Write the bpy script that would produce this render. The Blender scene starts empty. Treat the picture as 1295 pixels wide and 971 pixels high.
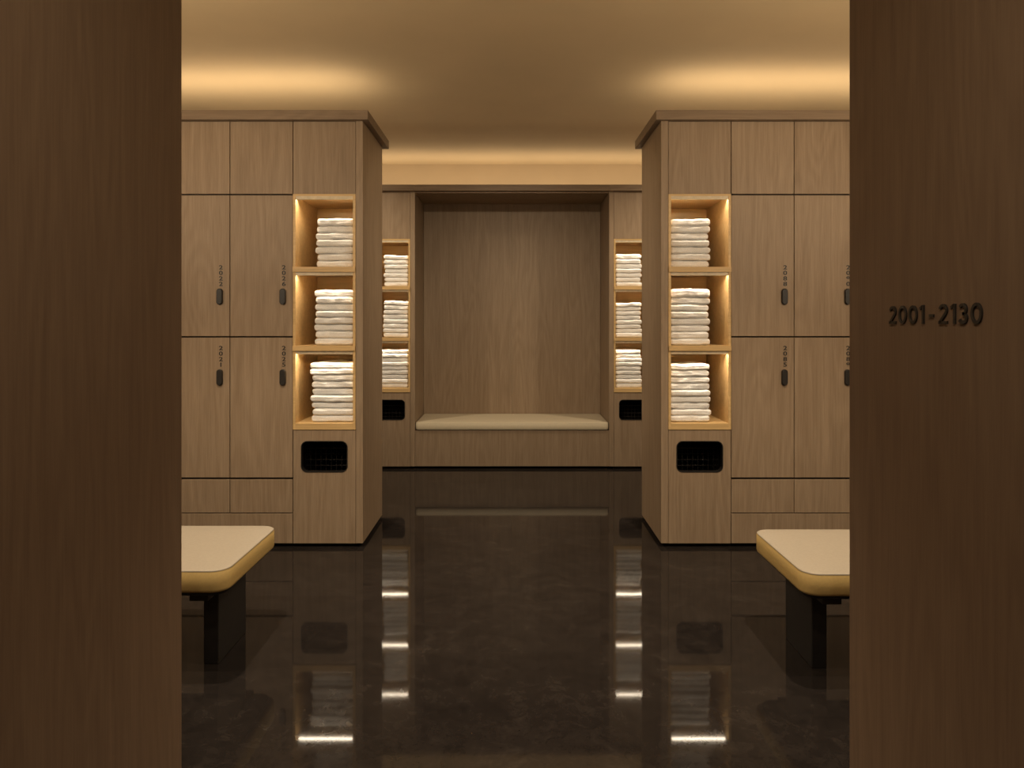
import bpy, math, random
from mathutils import Vector, Matrix, noise
random.seed(7)
D = bpy.data
scene = bpy.context.scene
scene.view_settings.view_transform = 'Standard'
scene.view_settings.look = 'None'

# ---------------------------------------------------------------- materials
def new_mat(name):
    m = D.materials.new(name); m.use_nodes = True
    nt = m.node_tree
    return m, nt, nt.nodes['Principled BSDF']

def link(nt, a, b): nt.links.new(a, b)

def math_node(nt, op, a, b=None):
    n = nt.nodes.new('ShaderNodeMath'); n.operation = op
    for i, v in enumerate((a, b)):
        if v is None: continue
        if isinstance(v, (int, float)): n.inputs[i].default_value = v
        else: link(nt, v, n.inputs[i])
    return n.outputs[0]

def wood(name, dark, light, axis='Z', rough=0.5, var=0.12):
    m, nt, b = new_mat(name)
    tc = nt.nodes.new('ShaderNodeTexCoord')
    at = nt.nodes.new('ShaderNodeAttribute'); at.attribute_name = 'rnd'
    off = nt.nodes.new('ShaderNodeVectorMath'); off.operation = 'MULTIPLY_ADD'
    comb = nt.nodes.new('ShaderNodeCombineXYZ')
    for i in range(3): link(nt, at.outputs['Fac'], comb.inputs[i])
    link(nt, comb.outputs[0], off.inputs[0]); off.inputs[1].default_value = (7, 5, 9)
    link(nt, tc.outputs['Object'], off.inputs[2])
    def mp(s_across, s_along):
        n = nt.nodes.new('ShaderNodeMapping')
        s = [s_across]*3; s['XYZ'.index(axis)] = s_along
        n.inputs['Scale'].default_value = s
        link(nt, off.outputs[0], n.inputs[0]); return n.outputs[0]
    def nz(vec, detail, rough, dist=0):
        n = nt.nodes.new('ShaderNodeTexNoise'); n.inputs['Scale'].default_value = 1
        n.inputs['Detail'].default_value = detail; n.inputs['Roughness'].default_value = rough
        n.inputs['Distortion'].default_value = dist
        link(nt, vec, n.inputs['Vector']); return n.outputs[0]
    fine = nz(mp(190, 7), 4, 0.6)
    mid = nz(mp(42, 1.3), 5, 0.6, 0.3)
    big = nz(mp(3.6, 0.5), 2, 0.5, 0.2)
    rings = math_node(nt, 'SINE', math_node(nt, 'MULTIPLY', big, 95))
    rings = math_node(nt, 'MULTIPLY', rings, 0.05)
    s = math_node(nt, 'ADD', math_node(nt, 'MULTIPLY', fine, 0.5), math_node(nt, 'MULTIPLY', mid, 0.5))
    s = math_node(nt, 'ADD', s, rings)
    s = math_node(nt, 'ADD', s, math_node(nt, 'MULTIPLY', math_node(nt, 'SUBTRACT', at.outputs['Fac'], 0.5), var))
    r = nt.nodes.new('ShaderNodeValToRGB')
    r.color_ramp.elements[0].position = 0.28; r.color_ramp.elements[0].color = (*dark, 1)
    r.color_ramp.elements[1].position = 0.72; r.color_ramp.elements[1].color = (*light, 1)
    link(nt, s, r.inputs[0]); link(nt, r.outputs[0], b.inputs['Base Color'])
    b.inputs['Roughness'].default_value = rough
    b.inputs['Specular IOR Level'].default_value = 0.3
    bp = nt.nodes.new('ShaderNodeBump'); bp.inputs['Strength'].default_value = 0.12
    bp.inputs['Distance'].default_value = 0.002
    link(nt, fine, bp.inputs['Height']); link(nt, bp.outputs[0], b.inputs['Normal'])
    return m

def plain(name, col, rough=0.5, metal=0.0, nscale=40, namt=0.12, bump=0.0, spec=0.5):
    m, nt, b = new_mat(name)
    tc = nt.nodes.new('ShaderNodeTexCoord')
    n = nt.nodes.new('ShaderNodeTexNoise'); n.inputs['Scale'].default_value = nscale; n.inputs['Detail'].default_value = 5
    link(nt, tc.outputs['Object'], n.inputs['Vector'])
    r = nt.nodes.new('ShaderNodeValToRGB')
    r.color_ramp.elements[0].position = 0.3; r.color_ramp.elements[1].position = 0.7
    r.color_ramp.elements[0].color = (*[c*(1-namt) for c in col], 1)
    r.color_ramp.elements[1].color = (*[min(1, c*(1+namt)) for c in col], 1)
    link(nt, n.outputs[0], r.inputs[0]); link(nt, r.outputs[0], b.inputs['Base Color'])
    b.inputs['Roughness'].default_value = rough; b.inputs['Metallic'].default_value = metal
    b.inputs['Specular IOR Level'].default_value = spec
    if bump:
        bp = nt.nodes.new('ShaderNodeBump'); bp.inputs['Strength'].default_value = bump
        bp.inputs['Distance'].default_value = 0.003
        link(nt, n.outputs[0], bp.inputs['Height']); link(nt, bp.outputs[0], b.inputs['Normal'])
    return m

M_WOOD = wood('oak_veneer', (0.220, 0.153, 0.097), (0.335, 0.246, 0.165))
M_WOODX = wood('oak_veneer_horizontal', (0.170, 0.117, 0.074), (0.265, 0.190, 0.126), 'X')
M_WOOD_DIM = wood('oak_veneer_dimmed', (0.148, 0.094, 0.060), (0.210, 0.140, 0.091), var=0)  # same oak, colour darkened to stand in for dimmer light here
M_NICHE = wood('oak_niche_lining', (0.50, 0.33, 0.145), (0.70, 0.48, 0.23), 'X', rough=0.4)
M_INNER = plain('dark_carcass', (0.018, 0.013, 0.010), 0.8)
M_BLACK = plain('black_metal', (0.024, 0.021, 0.019), 0.42, 0.2)
M_WIRE = plain('basket_wire', (0.060, 0.050, 0.042), 0.45, 0.4)
M_NUM = plain('number_metal', (0.016, 0.013, 0.011), 0.5)
M_SIGN = plain('sign_metal', (0.026, 0.022, 0.019), 0.45, 0.3)
M_CEIL = plain('ceiling_plaster', (0.64, 0.495, 0.305), 0.8, nscale=2.0, namt=0.04)
M_WALL = plain('wall_paint', (0.60, 0.47, 0.31), 0.8, nscale=3, namt=0.04)
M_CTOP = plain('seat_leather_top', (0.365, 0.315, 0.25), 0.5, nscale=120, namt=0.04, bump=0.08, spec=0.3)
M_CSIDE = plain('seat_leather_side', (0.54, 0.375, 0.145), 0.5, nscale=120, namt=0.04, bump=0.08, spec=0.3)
M_TOWEL = plain('terry_cotton', (0.74, 0.735, 0.73), 0.95, nscale=260, namt=0.10, bump=0.9, spec=0.1)
M_TRIM = plain('downlight_trim', (0.5, 0.42, 0.3), 0.5)
M_LED = plain('led_profile', (0.6, 0.5, 0.35), 0.5)

def floor_mat():
    m, nt, b = new_mat('polished_dark_stone')
    tc = nt.nodes.new('ShaderNodeTexCoord')
    def nz(s, d, r, dist):
        n = nt.nodes.new('ShaderNodeTexNoise'); n.inputs['Scale'].default_value = s
        n.inputs['Detail'].default_value = d; n.inputs['Roughness'].default_value = r
        n.inputs['Distortion'].default_value = dist
        link(nt, tc.outputs['Object'], n.inputs['Vector']); return n.outputs[0]
    a = nz(3.6, 9, 0.72, 1.4); c = nz(20, 6, 0.75, 0.8)
    s = math_node(nt, 'ADD', math_node(nt, 'MULTIPLY', a, 0.5), math_node(nt, 'MULTIPLY', c, 0.5))
    r = nt.nodes.new('ShaderNodeValToRGB')
    e = r.color_ramp.elements
    e[0].position = 0.36; e[0].color = (0.012, 0.0097, 0.0088, 1)
    e[1].position = 0.70; e[1].color = (0.038, 0.0305, 0.0260, 1)
    x = e.new(0.53); x.color = (0.020, 0.0160, 0.0142, 1)
    link(nt, s, r.inputs[0]); link(nt, r.outputs[0], b.inputs['Base Color'])
    rr = nt.nodes.new('ShaderNodeMapRange'); rr.inputs['To Min'].default_value = 0.035; rr.inputs['To Max'].default_value = 0.055
    link(nt, c, rr.inputs['Value']); link(nt, rr.outputs[0], b.inputs['Roughness'])
    b.inputs['IOR'].default_value = 1.30
    b.inputs['Specular IOR Level'].default_value = 0.38
    return m
M_FLOOR = floor_mat()

# ---------------------------------------------------------------- builders
def empty(name):
    o = D.objects.new(name, None); scene.collection.objects.link(o); o.empty_display_size = 0.1
    return o

class MB:
    def __init__(s): s.v=[]; s.f=[]; s.m=[]; s.r=[]; s.sm=[]
    def face(s, idx, mat=0, r=0.5, smooth=False):
        s.f.append(idx); s.m.append(mat); s.r.append(r); s.sm.append(smooth)
    def box(s, x0,x1,y0,y1,z0,z1, mat=0, r=None):
        if x0>x1: x0,x1=x1,x0
        if y0>y1: y0,y1=y1,y0
        if z0>z1: z0,z1=z1,z0
        if r is None: r = random.random()
        b=len(s.v)
        s.v += [(x0,y0,z0),(x1,y0,z0),(x1,y1,z0),(x0,y1,z0),(x0,y0,z1),(x1,y0,z1),(x1,y1,z1),(x0,y1,z1)]
        for q in ((0,3,2,1),(4,5,6,7),(0,1,5,4),(1,2,6,5),(2,3,7,6),(3,0,4,7)):
            s.face([b+i for i in q], mat, r)
    def slab(s, u0,u1,v0,v1, rings, R, mp=lambda u,v,w:(u,v,w), seg=8, cap_mat=0, caps=(True,True)):
        """rounded-rectangle slab; rings = [(inset, w, mat_of_band_to_next)]"""
        start=[]
        for inset,w,mt in rings:
            a0,a1,b0,b1=u0+inset,u1-inset,v0+inset,v1-inset
            rr=max(R-inset,0.0005); rr=min(rr,(a1-a0)/2,(b1-b0)/2)
            b=len(s.v); start.append(b)
            for cx,cy,st in ((a1-rr,b1-rr,0),(a0+rr,b1-rr,90),(a0+rr,b0+rr,180),(a1-rr,b0+rr,270)):
                for k in range(seg+1):
                    t=math.radians(st+90*k/seg)
                    s.v.append(mp(cx+rr*math.cos(t), cy+rr*math.sin(t), w))
        n=4*(seg+1)
        for i in range(len(rings)-1):
            a,b=start[i],start[i+1]
            for k in range(n):
                k2=(k+1)%n
                s.face([a+k,a+k2,b+k2,b+k], rings[i][2], 0.5, True)
        if caps[0]: s.face([start[0]+k for k in range(n)][::-1], cap_mat, 0.5)
        if caps[1]: s.face([start[-1]+k for k in range(n)], cap_mat, 0.5)
    def tube(s, p, q, r=0.0015, n=5, mat=0):
        p=Vector(p); q=Vector(q); d=(q-p).normalized()
        a=d.orthogonal().normalized(); c=d.cross(a)
        b=len(s.v)
        for o in (p,q):
            for k in range(n):
                t=2*math.pi*k/n; s.v.append(tuple(o+a*r*math.cos(t)+c*r*math.sin(t)))
        for k in range(n):
            k2=(k+1)%n; s.face([b+k,b+k2,b+n+k2,b+n+k],mat,0.5,True)
    def ribbon(s, pts, w, depth, mp, closed=False):
        """flat stroke of width w along 2D pts, extruded by depth"""
        n=len(pts); L=[];Rr=[]
        for i in range(n):
            if closed: a=pts[i-1]; c=pts[(i+1)%n]
            else: a=pts[max(i-1,0)]; c=pts[min(i+1,n-1)]
            p=pts[i]
            d1=Vector((p[0]-a[0],p[1]-a[1])); d2=Vector((c[0]-p[0],c[1]-p[1]))
            if d1.length<1e-9: d1=d2
            if d2.length<1e-9: d2=d1
            d1.normalize(); d2.normalize(); t=(d1+d2).normalized()
            k=1/max(0.45,t.dot(d2))
            nx,ny=-t.y,t.x
            L.append((p[0]+nx*w/2*k,p[1]+ny*w/2*k)); Rr.append((p[0]-nx*w/2*k,p[1]-ny*w/2*k))
        b=len(s.v)
        for dd in (0,depth):
            s.v+=[mp(x,y,dd) for x,y in L]; s.v+=[mp(x,y,dd) for x,y in Rr]
        m=n if closed else n-1
        for i in range(m):
            j=(i+1)%n
            s.face([b+i,b+j,b+n+j,b+n+i]); s.face([b+2*n+i,b+2*n+j,b+3*n+j,b+3*n+i])
            s.face([b+i,b+j,b+2*n+j,b+2*n+i]); s.face([b+n+i,b+n+j,b+3*n+j,b+3*n+i])
        if not closed:
            for i in (0,n-1): s.face([b+i,b+n+i,b+3*n+i,b+2*n+i])
    def build(s, name, mats, parent=None, bevel=0, origin=None, fix=False):
        me=D.meshes.new(name)
        ox=Vector(origin) if origin else Vector((0,0,0))
        me.from_pydata([tuple(Vector(v)-ox) for v in s.v],[],s.f)
        for m in mats: me.materials.append(m)
        me.polygons.foreach_set('material_index', s.m)
        me.polygons.foreach_set('use_smooth', s.sm)
        at=me.attributes.new('rnd','FLOAT','FACE'); at.data.foreach_set('value', s.r)
        me.update()
        if fix:
            import bmesh
            bm=bmesh.new(); bm.from_mesh(me); bmesh.ops.recalc_face_normals(bm, faces=bm.faces); bm.to_mesh(me); bm.free()
        o=D.objects.new(name,me); scene.collection.objects.link(o); o.location=ox
        if parent: o.parent=parent
        if bevel:
            b=o.modifiers.new('bevel','BEVEL'); b.width=bevel; b.segments=2; b.limit_method='ANGLE'
        return o

def text_mesh(name, body, size, loc, rot, mat, parent=None, extrude=0.002, offset=0.0, line=1.0, width=None, height=None, align='CENTER'):
    c=D.curves.new(name+'_c','FONT'); c.body=body; c.size=size; c.extrude=extrude; c.offset=offset
    c.align_x=align; c.align_y='CENTER'; c.space_line=line; c.resolution_u=6
    t=D.objects.new(name+'_t',c); scene.collection.objects.link(t)
    bpy.context.view_layer.update()
    dg=bpy.context.evaluated_depsgraph_get()
    me=D.meshes.new_from_object(t.evaluated_get(dg)); D.objects.remove(t)
    xs=[v.co.x for v in me.vertices]; ys=[v.co.y for v in me.vertices]
    cx=(max(xs)+min(xs))/2; cy=(max(ys)+min(ys))/2
    sx=width/(max(xs)-min(xs)) if width else 1; sy=height/(max(ys)-min(ys)) if height else 1
    for v in me.vertices: v.co.x=(v.co.x-cx)*sx; v.co.y=(v.co.y-cy)*sy
    me.materials.clear(); me.materials.append(mat); me.name=name
    o=D.objects.new(name,me); scene.collection.objects.link(o)
    o.location=loc; o.rotation_euler=rot
    if parent: o.parent=parent
    return o

def area(name, loc, rot, sx, sy, power, color, parent=None, spread=180):
    l=D.lights.new(name,'AREA'); l.shape='RECTANGLE'; l.size=sx; l.size_y=sy; l.energy=power; l.color=color
    l.spread=math.radians(spread)
    o=D.objects.new(name,l); scene.collection.objects.link(o); o.location=loc; o.rotation_euler=rot
    if parent: o.parent=parent
    return o

# ---------------------------------------------------------------- dimensions
CEIL=2.75; YB=6.52; XO=3.42
Y1=3.83; Y2=5.88
TOP=2.372; CR=2.425

# ---------------------------------------------------------------- room shell
def shell(name, box, mat):
    b=MB(); b.box(*box, r=0.5); return b.build(name,[mat])
shell('floor',(-XO-.1,XO+.1,-2.6,YB+.1,-0.1,0),M_FLOOR)
shell('ceiling',(-XO-.1,XO+.1,-2.6,YB+.1,CEIL,CEIL+0.1),M_CEIL)
shell('wall_back',(-XO-.1,XO+.1,YB,YB+.1,0,CEIL),M_WALL)
shell('wall_front',(-0.88,0.90,-2.6,-2.5,0,CEIL),M_WOOD_DIM)
shell('wall_left',(-XO-.1,-0.88,-2.6,1.832,0,CEIL),M_WOOD_DIM)
shell('wall_right',(0.90,XO+.1,-2.6,1.834,0,CEIL),M_WOOD_DIM)
shell('wall_outer_left',(-XO-.1,-XO,1.832,YB,0,CEIL),M_WALL)
shell('wall_outer_right',(XO,XO+.1,1.834,YB,0,CEIL),M_WALL)

# ---------------------------------------------------------------- sign on right wall (geometric numerals)
def arc(cx,cy,rx,ry,a0,a1,n=20):
    return [(cx+rx*math.cos(math.radians(a0+(a1-a0)*i/n)), cy+ry*math.sin(math.radians(a0+(a1-a0)*i/n))) for i in range(n+1)]
GL={ # unit height glyphs: (advance, [(pts, closed)...])
 '0':(0.86,[(arc(0.35,0.5,0.27,0.425,0,360,32)[:-1],True)]),
 '1':(0.52,[([(0.27,0.0),(0.27,1.0)],False),([(0.05,0.80),(0.25,0.93)],False)]),
 '2':(0.80,[(arc(0.31,0.69,0.225,0.24,165,-38,20)+[(0.09,0.09)],False),([(0.0,0.075),(0.60,0.075)],False)]),
 '3':(0.78,[(arc(0.29,0.71,0.20,0.215,150,-90,18),False),(arc(0.29,0.285,0.235,0.21,90,-155,18),False)]),
 '-':(0.50,[([(0.02,0.42),(0.34,0.42)],False)]),
 ' ':(0.20,[])}
H=0.0415; Wtot=0.327
body='2001 - 2130'
tot=sum(GL[c][0] for c in body)-0.1
sxw=Wtot/tot
sgn=MB(); pen=0
ystart=1.637
mps=lambda u,v,w:(0.8999 if w==0 else 0.8965, ystart-u, 1.268-H/2+v)
for c in body:
    adv,strokes=GL[c]
    for pts,cl in strokes:
        sgn.ribbon([((pen+x)*sxw, y*H) for x,y in pts],0.0064,1,mps,cl)
    pen+=adv
sgn.build('wall_sign_numbers',[M_SIGN],None,fix=True)

# ---------------------------------------------------------------- cabinets
G=0.002
NICHES=[(1.56,1.955),(1.122,1.532),(0.69,1.094)]   # (floor, ceiling) z

def cabinet(s, Y0, depth, xend, numbers, crown_in, crown_back, name='locker_cabinet'):
    P=empty(name)
    X=lambda a:s*a
    YE=Y0+depth
    # carcass behind lockers
    c=MB()
    c.box(X(1.225),X(xend),Y0+0.022,YE-0.019,0.03,TOP,0)
    c.box(X(0.875),X(xend),Y0+0.04,YE-0.03,0.0,0.022,0)       # recessed plinth
    # column carcass round the niches
    c.box(X(0.872),X(1.224),Y0+0.45,YE-0.019,0.022,TOP,0)
    c.box(X(0.872),X(1.224),Y0+0.022,Y0+0.45,1.972,TOP,0)
    # laundry cubby interior
    c.box(X(0.872),X(0.88),Y0+0.022,Y0+0.45,0.022,0.655,0)
    c.box(X(1.214),X(1.224),Y0+0.022,Y0+0.45,0.022,0.655,0)
    c.box(X(0.88),X(1.214),Y0+0.022,Y0+0.45,0.022,0.03,0)
    c.build('carcass',[M_INNER],P)
    # timber fronts
    b=MB()
    b.box(X(0.83),X(0.869),Y0-0.001,YE,0.022,TOP)               # end panel
    b.box(X(0.872),X(xend),YE-0.018,YE,0.022,TOP)               # back panel
    b.box(X(xend),X(xend+0.02),Y0,YE,0.022,TOP)
    b.box(X(0.871),X(1.218),Y0,Y0+0.02,1.967,TOP-0.002)
    edges=[]; x=1.22
    while x<xend-0.1:
        edges.append((x,min(x+0.3505,xend))); x+=0.3505
    for a0,a1 in edges:
        b.box(X(a0+G),X(a1-G),Y0,Y0+0.02,1.967,TOP-0.002)
        b.box(X(a0+G),X(a1-G),Y0,Y0+0.02,1.175,1.959)
        b.box(X(a0+G),X(a1-G),Y0,Y0+0.02,0.388,1.167)
        b.box(X(a0+G),X(a1-G),Y0,Y0+0.02,0.192,0.377)
    for i in range(0,len(edges),2):
        b.box(X(edges[i][0]+G),X(edges[min(i+1,len(edges)-1)][1]-G),Y0,Y0+0.02,0.022,0.187)
    b.build('door_panels',[M_WOOD],P,bevel=0.0012)
    # crown
    k=MB(); k.box(X(crown_in),X(xend+0.02),Y0-0.03,crown_back,TOP,CR)
    k.build('crown',[M_WOODX],P,bevel=0.002)
    # hamper panel with rounded opening
    h=MB()
    ox0,ox1,oz0,oz1=sorted((X(0.871),X(1.218)))+[0.022,0.650]
    ix0,ix1,iz0,iz1=sorted((X(0.915),X(1.175)))+[0.418,0.592]
    R=0.035; seg=8; inner=[]
    outer=[(ox1,oz1),(ox0,oz1),(ox0,oz0),(ox1,oz0)]
    cs=((ix1-R,iz1-R,0),(ix0+R,iz1-R,90),(ix0+R,iz0+R,180),(ix1-R,iz0+R,270))
    for cx,cz,st in cs:
        for q in range(seg+1):
            t=math.radians(st+90*q/seg); inner.append((cx+R*math.cos(t),cz+R*math.sin(t)))
    rv=random.random()
    for yy in (Y0,Y0+0.02):
        base=len(h.v)
        h.v+=[(p[0],yy,p[1]) for p in inner]+[(p[0],yy,p[1]) for p in outer]
        n=len(inner)
        for ci in range(4):
            st=ci*(seg+1)
            for q in range(seg): h.face([base+st+q,base+st+q+1,base+n+ci],0,rv)
            h.face([base+st+seg,base+(st+seg+1)%n,base+n+(ci+1)%4,base+n+ci],0,rv)
    n=len(inner); B=n+4
    for q in range(n):
        q2=(q+1)%n; h.face([q,q2,B+q2,B+q],0,rv)
    for q in range(4):
        q2=(q+1)%4; h.face([n+q,n+q2,B+n+q2,B+n+q],0,rv)
    h.build('hamper_front',[M_WOOD],P,fix=True)
    # black rim lining of the opening
    rm=MB()
    def ring(off):
        out=[]
        for cx,cz,st in cs:
            for q in range(seg+1):
                t=math.radians(st+90*q/seg); out.append((cx+(R+off)*math.cos(t),cz+(R+off)*math.sin(t)))
        return out
    prof=[(0.000,Y0-0.0005),(0.000,Y0-0.003),(-0.004,Y0-0.003),(-0.004,Y0+0.03),(0.000,Y0+0.03)]
    rings=[[ (p[0],yy,p[1]) for p in ring(of)] for of,yy in prof]
    for r_ in rings: rm.v+=r_
    for i in range(len(rings)-1):
        for q in range(n):
            q2=(q+1)%n; rm.face([i*n+q,i*n+q2,(i+1)*n+q2,(i+1)*n+q],0,0.5,False)
    rm.build('hamper_rim',[M_BLACK],P,fix=True)
    # wire basket
    w=MB(); wx0,wx1=sorted((X(0.895),X(1.195))); wy0,wy1=Y0+0.15,Y0+0.43; wz0,wz1=0.06,0.525
    for z in [wz0+ (wz1-wz0)*i/14 for i in range(15)]:
        r_=0.004 if z>wz1-0.001 else 0.0018
        for p,q in (((wx0,wy0,z),(wx1,wy0,z)),((wx0,wy1,z),(wx1,wy1,z)),((wx0,wy0,z),(wx0,wy1,z)),((wx1,wy0,z),(wx1,wy1,z))):
            w.tube(p,q,r_)
    for i in range(11):
        xx=wx0+(wx1-wx0)*i/10; yy=wy0+(wy1-wy0)*i/10
        w.tube((xx,wy0,wz0),(xx,wy0,wz1),0.0018); w.tube((xx,wy1,wz0),(xx,wy1,wz1),0.0018)
        w.tube((wx0,yy,wz0),(wx0,yy,wz1),0.0018); w.tube((wx1,yy,wz0),(wx1,yy,wz1),0.0018)
        w.tube((xx,wy0,wz0),(xx,wy1,wz0),0.0018)
    for lx in (wx0,wx1):
        for ly in (wy0,wy1): w.tube((lx,ly,0.03),(lx,ly,wz0),0.004)
    w.build('wire_basket',[M_WIRE],P)
    # towel niches
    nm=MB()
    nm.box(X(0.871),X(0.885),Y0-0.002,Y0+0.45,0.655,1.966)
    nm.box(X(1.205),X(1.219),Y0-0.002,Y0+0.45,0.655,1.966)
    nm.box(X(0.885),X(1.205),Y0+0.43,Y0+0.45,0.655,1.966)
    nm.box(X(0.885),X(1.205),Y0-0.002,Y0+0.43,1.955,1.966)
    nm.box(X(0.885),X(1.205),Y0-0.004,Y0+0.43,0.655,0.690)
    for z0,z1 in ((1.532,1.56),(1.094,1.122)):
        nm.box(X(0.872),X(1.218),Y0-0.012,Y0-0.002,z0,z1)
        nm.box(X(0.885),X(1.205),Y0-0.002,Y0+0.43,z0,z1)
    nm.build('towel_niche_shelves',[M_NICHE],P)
    for zf,zc in NICHES:
        lm=MB(); lm.box(X(0.892),X(1.198),Y0+0.010,Y0+0.034,zc-0.006,zc)
        lm.box(X(0.886),X(1.204),Y0+0.001,Y0+0.007,zc-0.019,zc)   # added lip, masks the LED from the floor reflection
        lm.build('led_profile',[M_LED],P)
        area('niche_led',(X(1.045),Y0+0.022,zc-0.0115),(math.radians(-26),0,0),0.30,0.018,NICHE_W,(1.0,0.83,0.61),P)
    # handles + numbers
    hm=MB(); ni=0
    for a0,a1 in edges:
        xr=max(X(a0),X(a1))-0.055
        for z in (1.395,0.946):
            hm.slab(xr-0.0165,xr+0.0165,z-0.045,z+0.045,[(0,-(Y0),0),(0,-(Y0-0.010),0),(0.0015,-(Y0-0.014),0),(0.004,-(Y0-0.0155),0)],0.0165,
                    mp=lambda u,v,w_:(u,-w_,v),seg=8)
    hm.build('handles',[M_BLACK],P,fix=True)
    for i,(a0,a1) in enumerate(edges):
        xr=max(X(a0),X(a1))-0.053
        for j,z in enumerate((1.512,1.063)):
            t=numbers(i,j)
            text_mesh('number','\n'.join(t),0.030,(xr+0.003,Y0-0.0008,z),(math.radians(90),0,0),M_NUM,P,extrude=0.0008,offset=0.0006,line=0.95,height=0.116,width=0.021)
    return P

NICHE_W=1.25
def numL(i,j): return [['2026','2025'],['2022','2021'],['2018','2017']][i][j] if i<3 else str(2014-4*(i-3)-j)
def numR(i,j): return [['2088','2085'],['2090','2089'],['2094','2093']][i][j] if i<3 else str(2098+4*(i-3)-j)
def numL2(i,j): return str(2046+4*i-j)
def numR2(i,j): return str(2066+4*i-j)
XE=1.22+0.3505*6
cabinet(-1,Y1,0.57,XE,numL,0.796,Y1+0.62)
cabinet( 1,Y1,0.57,XE,numR,0.796,Y1+0.62)
cabinet(-1,Y2,0.60,XE,numL2,0.831,Y2+0.60)
cabinet( 1,Y2,0.60,XE,numR2,0.831,Y2+0.60)

# ---------------------------------------------------------------- alcove bench between the far cabinets
A=empty('alcove_bench')
b=MB()
xs=[-0.829,0.0,0.829]
for i in range(len(xs)-1):
    b.box(xs[i]+0.001,xs[i+1]-0.001,Y2+0.575,Y2+0.595,0.022,TOP,r=0.35+0.2*i)
b.box(-0.829,0.829,Y2+0.012,Y2+0.575,TOP-0.012,TOP-0.0005)
b.box(-0.829,0.829,Y2+0.004,Y2+0.024,0.022,0.330,r=0.6)
b.build('alcove_panels',[M_WOOD],A,bevel=0.001)
b=MB(); b.box(-0.827,0.827,Y2+0.024,Y2+0.574,0.31,0.330); b.box(-0.82,0.82,Y2+0.05,Y2+0.5,0.0,0.022); b.build('seat_base',[M_INNER],A)
b=MB(); b.box(-0.8305,0.8305,Y2-0.03,Y2+0.60,TOP,CR); b.build('crown',[M_WOODX],A,bevel=0.002)
def cushion(x0,x1,y0,y1,z0,z1,R,mats,name,parent):
    m=MB(); e=0.008
    m.slab(x0,x1,y0,y1,[(0.010,z0,1),(0.003,z0+0.004,1),(0,z0+0.012,1),(0,z1-e-0.003,1),(0.0025,z1-e,0),(0.0012,z1-e+0.003,0),(0.003,z1-e*0.45,0),(0.009,z1-0.0015,0),(0.018,z1+0.0005,0),(0.06,z1+0.004,0),(0.12,z1+0.006,0)],R,seg=10)
    return m.build(name,mats,parent)
M_ALC = plain('alcove_seat_leather', (0.56, 0.485, 0.355), 0.5, nscale=120, namt=0.04, bump=0.08, spec=0.3)
cushion(-0.826,0.826,Y2-0.010,Y2+0.572,0.332,0.398,0.03,[M_ALC,M_ALC],'cushion',A)

# ---------------------------------------------------------------- free-standing benches
def bench(s, xin, y0, y1):
    P=empty('upholstered_bench')
    xo=xin+1.75
    a,c=sorted((s*xin,s*xo))
    cushion(a,c,y0,y1,0.316,0.398,0.06,[M_CTOP,M_CSIDE],'cushion',P)
    m=MB()
    m.slab(a+0.02,c-0.02,y0+0.02,y1-0.02,[(0,0.302,0),(0,0.316,0)],0.05)
    m.build('base_plate',[M_BLACK],P,fix=True)
    m=MB()
    for l0 in (xin+0.09, xo-0.09-0.055):
        p,q=sorted((s*l0,s*(l0+0.055)))
        m.box(p,q,y0+0.15,y1-0.12,0.0,0.29)
        m.box(p-0.006,q+0.006,y0+0.05,y1-0.05,0.27,0.301)
    m.box(*sorted((s*(xin+0.12),s*(xo-0.12))),(y0+y1)/2-0.03,(y0+y1)/2+0.06,0.27,0.301)
    m.build('pedestal_legs',[M_BLACK],P,bevel=0.003)
bench(-1,0.985,2.37,2.90)
bench( 1,0.995,2.34,2.85)

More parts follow.
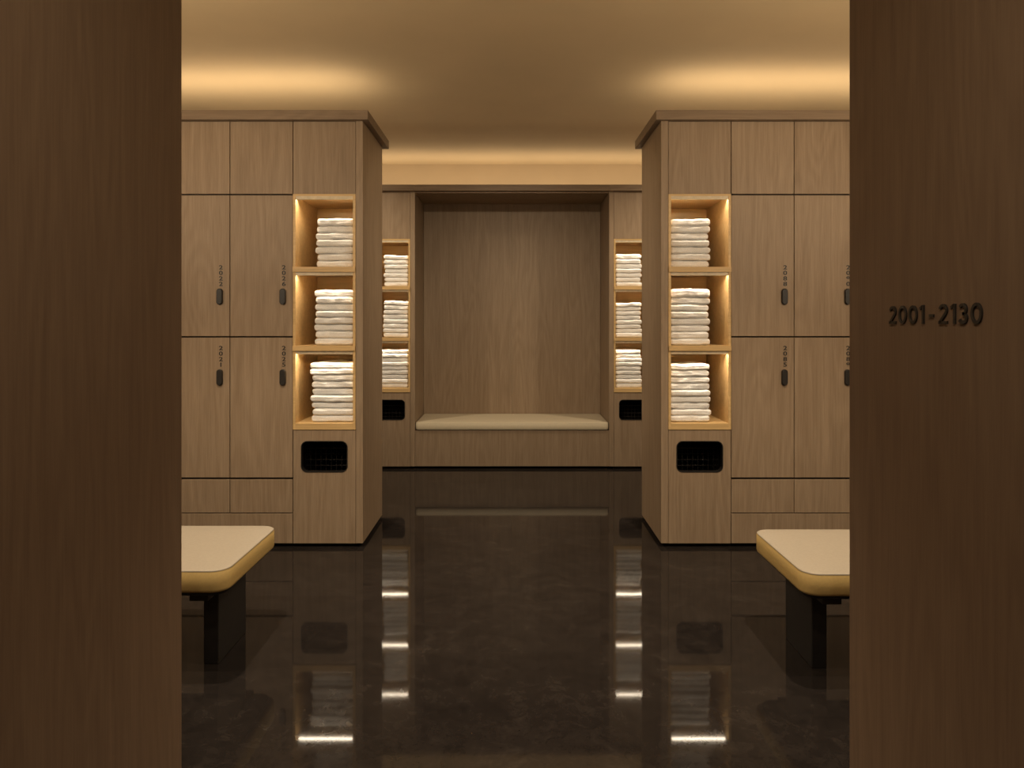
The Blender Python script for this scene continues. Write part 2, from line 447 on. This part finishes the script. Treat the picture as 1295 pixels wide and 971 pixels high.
# ---------------------------------------------------------------- towels
def towel_stack(s, Y0, zf, H, n, w):
    nm='towel_stack'
    xin=0.888; m=MB()
    th=H/n; z=zf+0.001
    sd=random.random()*100
    for i in range(n):
        t=th*random.uniform(0.93,1.07) if i<n-1 else (zf+0.001+H-z)
        ww=w*random.uniform(0.94,1.0); dd=0.30*random.uniform(0.97,1.0)
        x0=xin+random.uniform(0,0.004); x1=x0+ww
        y0=Y0+0.042+random.uniform(-0.006,0.006); y1=y0+dd
        cx,cy,cz=(x0+x1)/2,(y0+y1)/2,z+t/2
        hx,hy,hz=ww/2,dd/2,t/2*1.0
        r=hz*0.96
        def co(h,nn):
            L=[-h,-h+r*0.15,-h+r*0.4,-h+r*0.7]
            k=[-(h-r)+2*(h-r)*j/nn for j in range(nn+1)] if h>r+1e-4 else [0]
            return L+k+[-v for v in L[::-1]]
        gx,gy,gz=co(hx,22),co(hy,10),co(hz,1)
        idx={}
        def vid(a,b_,c_):
            key=(round(a,6),round(b_,6),round(c_,6))
            if key in idx: return idx[key]
            p=Vector((a,b_,c_))
            q=Vector((max(-(hx-r),min(hx-r,a)),max(-(hy-r),min(hy-r,b_)),max(-(hz-r),min(hz-r,c_))))
            d=p-q
            if d.length>1e-9: p=q+d.normalized()*r
            P=Vector((cx+p.x,cy+p.y,cz+p.z))
            nv=noise.noise_vector(Vector((P.x*24+sd,P.y*24,P.z*30+i*5)))
            n2=noise.noise_vector(Vector((P.x*90+sd,P.y*90,P.z*90+i*5)))
            sag=noise.noise(Vector((P.x*9+sd,P.y*7,i*0.35)))*0.006*(i/n)
            P+=Vector((0,nv.y*0.005,nv.z*0.0026))+n2*0.0017; P.z+=sag
            fy=-p.y/hy
            if fy>0.9: P.y+=0.003*math.exp(-(p.z/(hz*0.22))**2)
            P.x=max(xin-0.001,min(1.203,P.x)); P.z=max(P.z,zf+0.0008)
            idx[key]=len(m.v); m.v.append((s*P.x,P.y,P.z)); return idx[key]
        def grid(A_,B_,fn):
            for ia in range(len(A_)-1):
                for ib in range(len(B_)-1):
                    q=[fn(A_[ia],B_[ib]),fn(A_[ia+1],B_[ib]),fn(A_[ia+1],B_[ib+1]),fn(A_[ia],B_[ib+1])]
                    m.face(q,0,0.5,True)
        for sg_ in (-1,1):
            grid(gx,gy,lambda a,b_:vid(a,b_,sg_*hz))
            grid(gx,gz,lambda a,b_:vid(a,sg_*hy,b_))
            grid(gy,gz,lambda a,b_:vid(sg_*hx,a,b_))
        z+=t
    return m.build(nm,[M_TOWEL],None,fix=True,origin=(s*1.0,Y0+0.18,zf))
for s in (-1,1):
    for Y0 in (Y1,Y2):
        for k,(zf,zc) in enumerate(NICHES):
            H=[0.27,0.305,0.325][k]+random.uniform(-0.006,0.012)
            towel_stack(s,Y0,zf,H,[7,8,9][k],[0.222,0.228,0.25][k] if s<0 else 0.235)

# ---------------------------------------------------------------- cove lighting on cabinet tops
COL=(1.0,0.82,0.57)
def cove(x0,x1,y,power,w=0.10,tilt=0):
    P=empty('cove_light')
    b=MB(); b.box(x0,x1,y-w/2-0.01,y+w/2+0.01,CR,CR+0.012); b.build('profile',[M_LED],P)
    area('led_strip',((x0+x1)/2,y,CR+0.016+w/2*math.sin(math.radians(tilt))),(math.radians(180-tilt),0,0),abs(x1-x0)-0.02,w,power,COL,P)
cove(-3.25,-0.92,Y1+0.43,5.2,0.34,12)
cove(0.92,3.25,Y1+0.43,5.2,0.34,12)
cove(-3.25,3.25,Y2+0.38,11,0.34)

# added fill lights, unseen behind the portal walls: one throws light up on the ceiling, one out over the lockers
def fill_light_bar(x0,x1,y,z,up,out,tilt=62):
    P=empty('fill_light_bar')
    b=MB(); b.box(x0,x1,y,y+0.05,z-0.03,z+0.03); b.build('fill_housing',[M_TRIM],P,bevel=0.004)
    xm=(x0+x1)/2; L=abs(x1-x0)-0.04
    area('fill_up',(xm,y+0.03,z+0.034),(math.radians(180-35),0,0),L,0.035,up,COL,P)
    area('fill_out',(xm,y+0.054,z),(math.radians(tilt),0,0),L,0.045,out,(1.0,0.84,0.62),P)
    return P
fill_light_bar(-3.2,-1.0,1.834,1.95,26,24)
fill_light_bar(1.0,3.2,1.836,1.95,26,24)

# ---------------------------------------------------------------- downlights
def downlight(x,y,power,target=None,angle=100,blend=0.6,col=(1.0,0.83,0.60),rad=0.02):
    P=empty('recessed_downlight')
    m=MB(); n=32
    prof=[(0.045,CEIL-0.001),(0.047,CEIL-0.006),(0.040,CEIL-0.008),(0.034,CEIL-0.003),(0.030,CEIL-0.0015)]
    for r,z in prof:
        for k in range(n):
            t=2*math.pi*k/n; m.v.append((x+r*math.cos(t),y+r*math.sin(t),z))
    for i in range(len(prof)-1):
        for k in range(n):
            k2=(k+1)%n; m.face([i*n+k,i*n+k2,(i+1)*n+k2,(i+1)*n+k],0,0.5,True)
    m.face([(len(prof)-1)*n+k for k in range(n)],0)
    m.build('trim_ring',[M_TRIM],P)
    l=D.lights.new('lamp','SPOT'); l.energy=power; l.spot_size=math.radians(angle); l.spot_blend=blend
    l.shadow_soft_size=rad; l.color=col
    o=D.objects.new('lamp',l); scene.collection.objects.link(o); o.location=(x,y,CEIL-0.03); o.parent=P
    if target:
        d=Vector(target)-Vector(o.location); o.rotation_euler=d.to_track_quat('-Z','Y').to_euler()
for s in (-1,1):
    downlight(s*1.12,2.30,150,angle=105,blend=0.7)
    downlight(s*1.6,5.15,70,angle=165,blend=0.9,rad=0.04)
downlight(0,3.0,150,target=(0,5.6,0.7),angle=80,blend=0.9)
downlight(0,0.6,46,angle=165,blend=0.9,rad=0.04)  # added unseen fill to brighten the near corridor walls
downlight(0,-0.6,52,angle=165,blend=0.9,rad=0.04)  # second added corridor fill, out of view behind the camera

# ---------------------------------------------------------------- world
w=D.worlds.new('world'); scene.world=w; w.use_nodes=True
w.node_tree.nodes['Background'].inputs[0].default_value=(0.02,0.015,0.01,1)
w.node_tree.nodes['Background'].inputs[1].default_value=0.2

# ---------------------------------------------------------------- camera
cd=D.cameras.new('camera'); cam=D.objects.new('camera',cd); scene.collection.objects.link(cam)
cam.location=(0,0,1.25); cam.rotation_euler=(math.radians(90),0,0)
cd.sensor_width=36; cd.lens=870/1295*36; cd.shift_y=-77.5/1295; cd.clip_start=0.05
scene.camera=cam
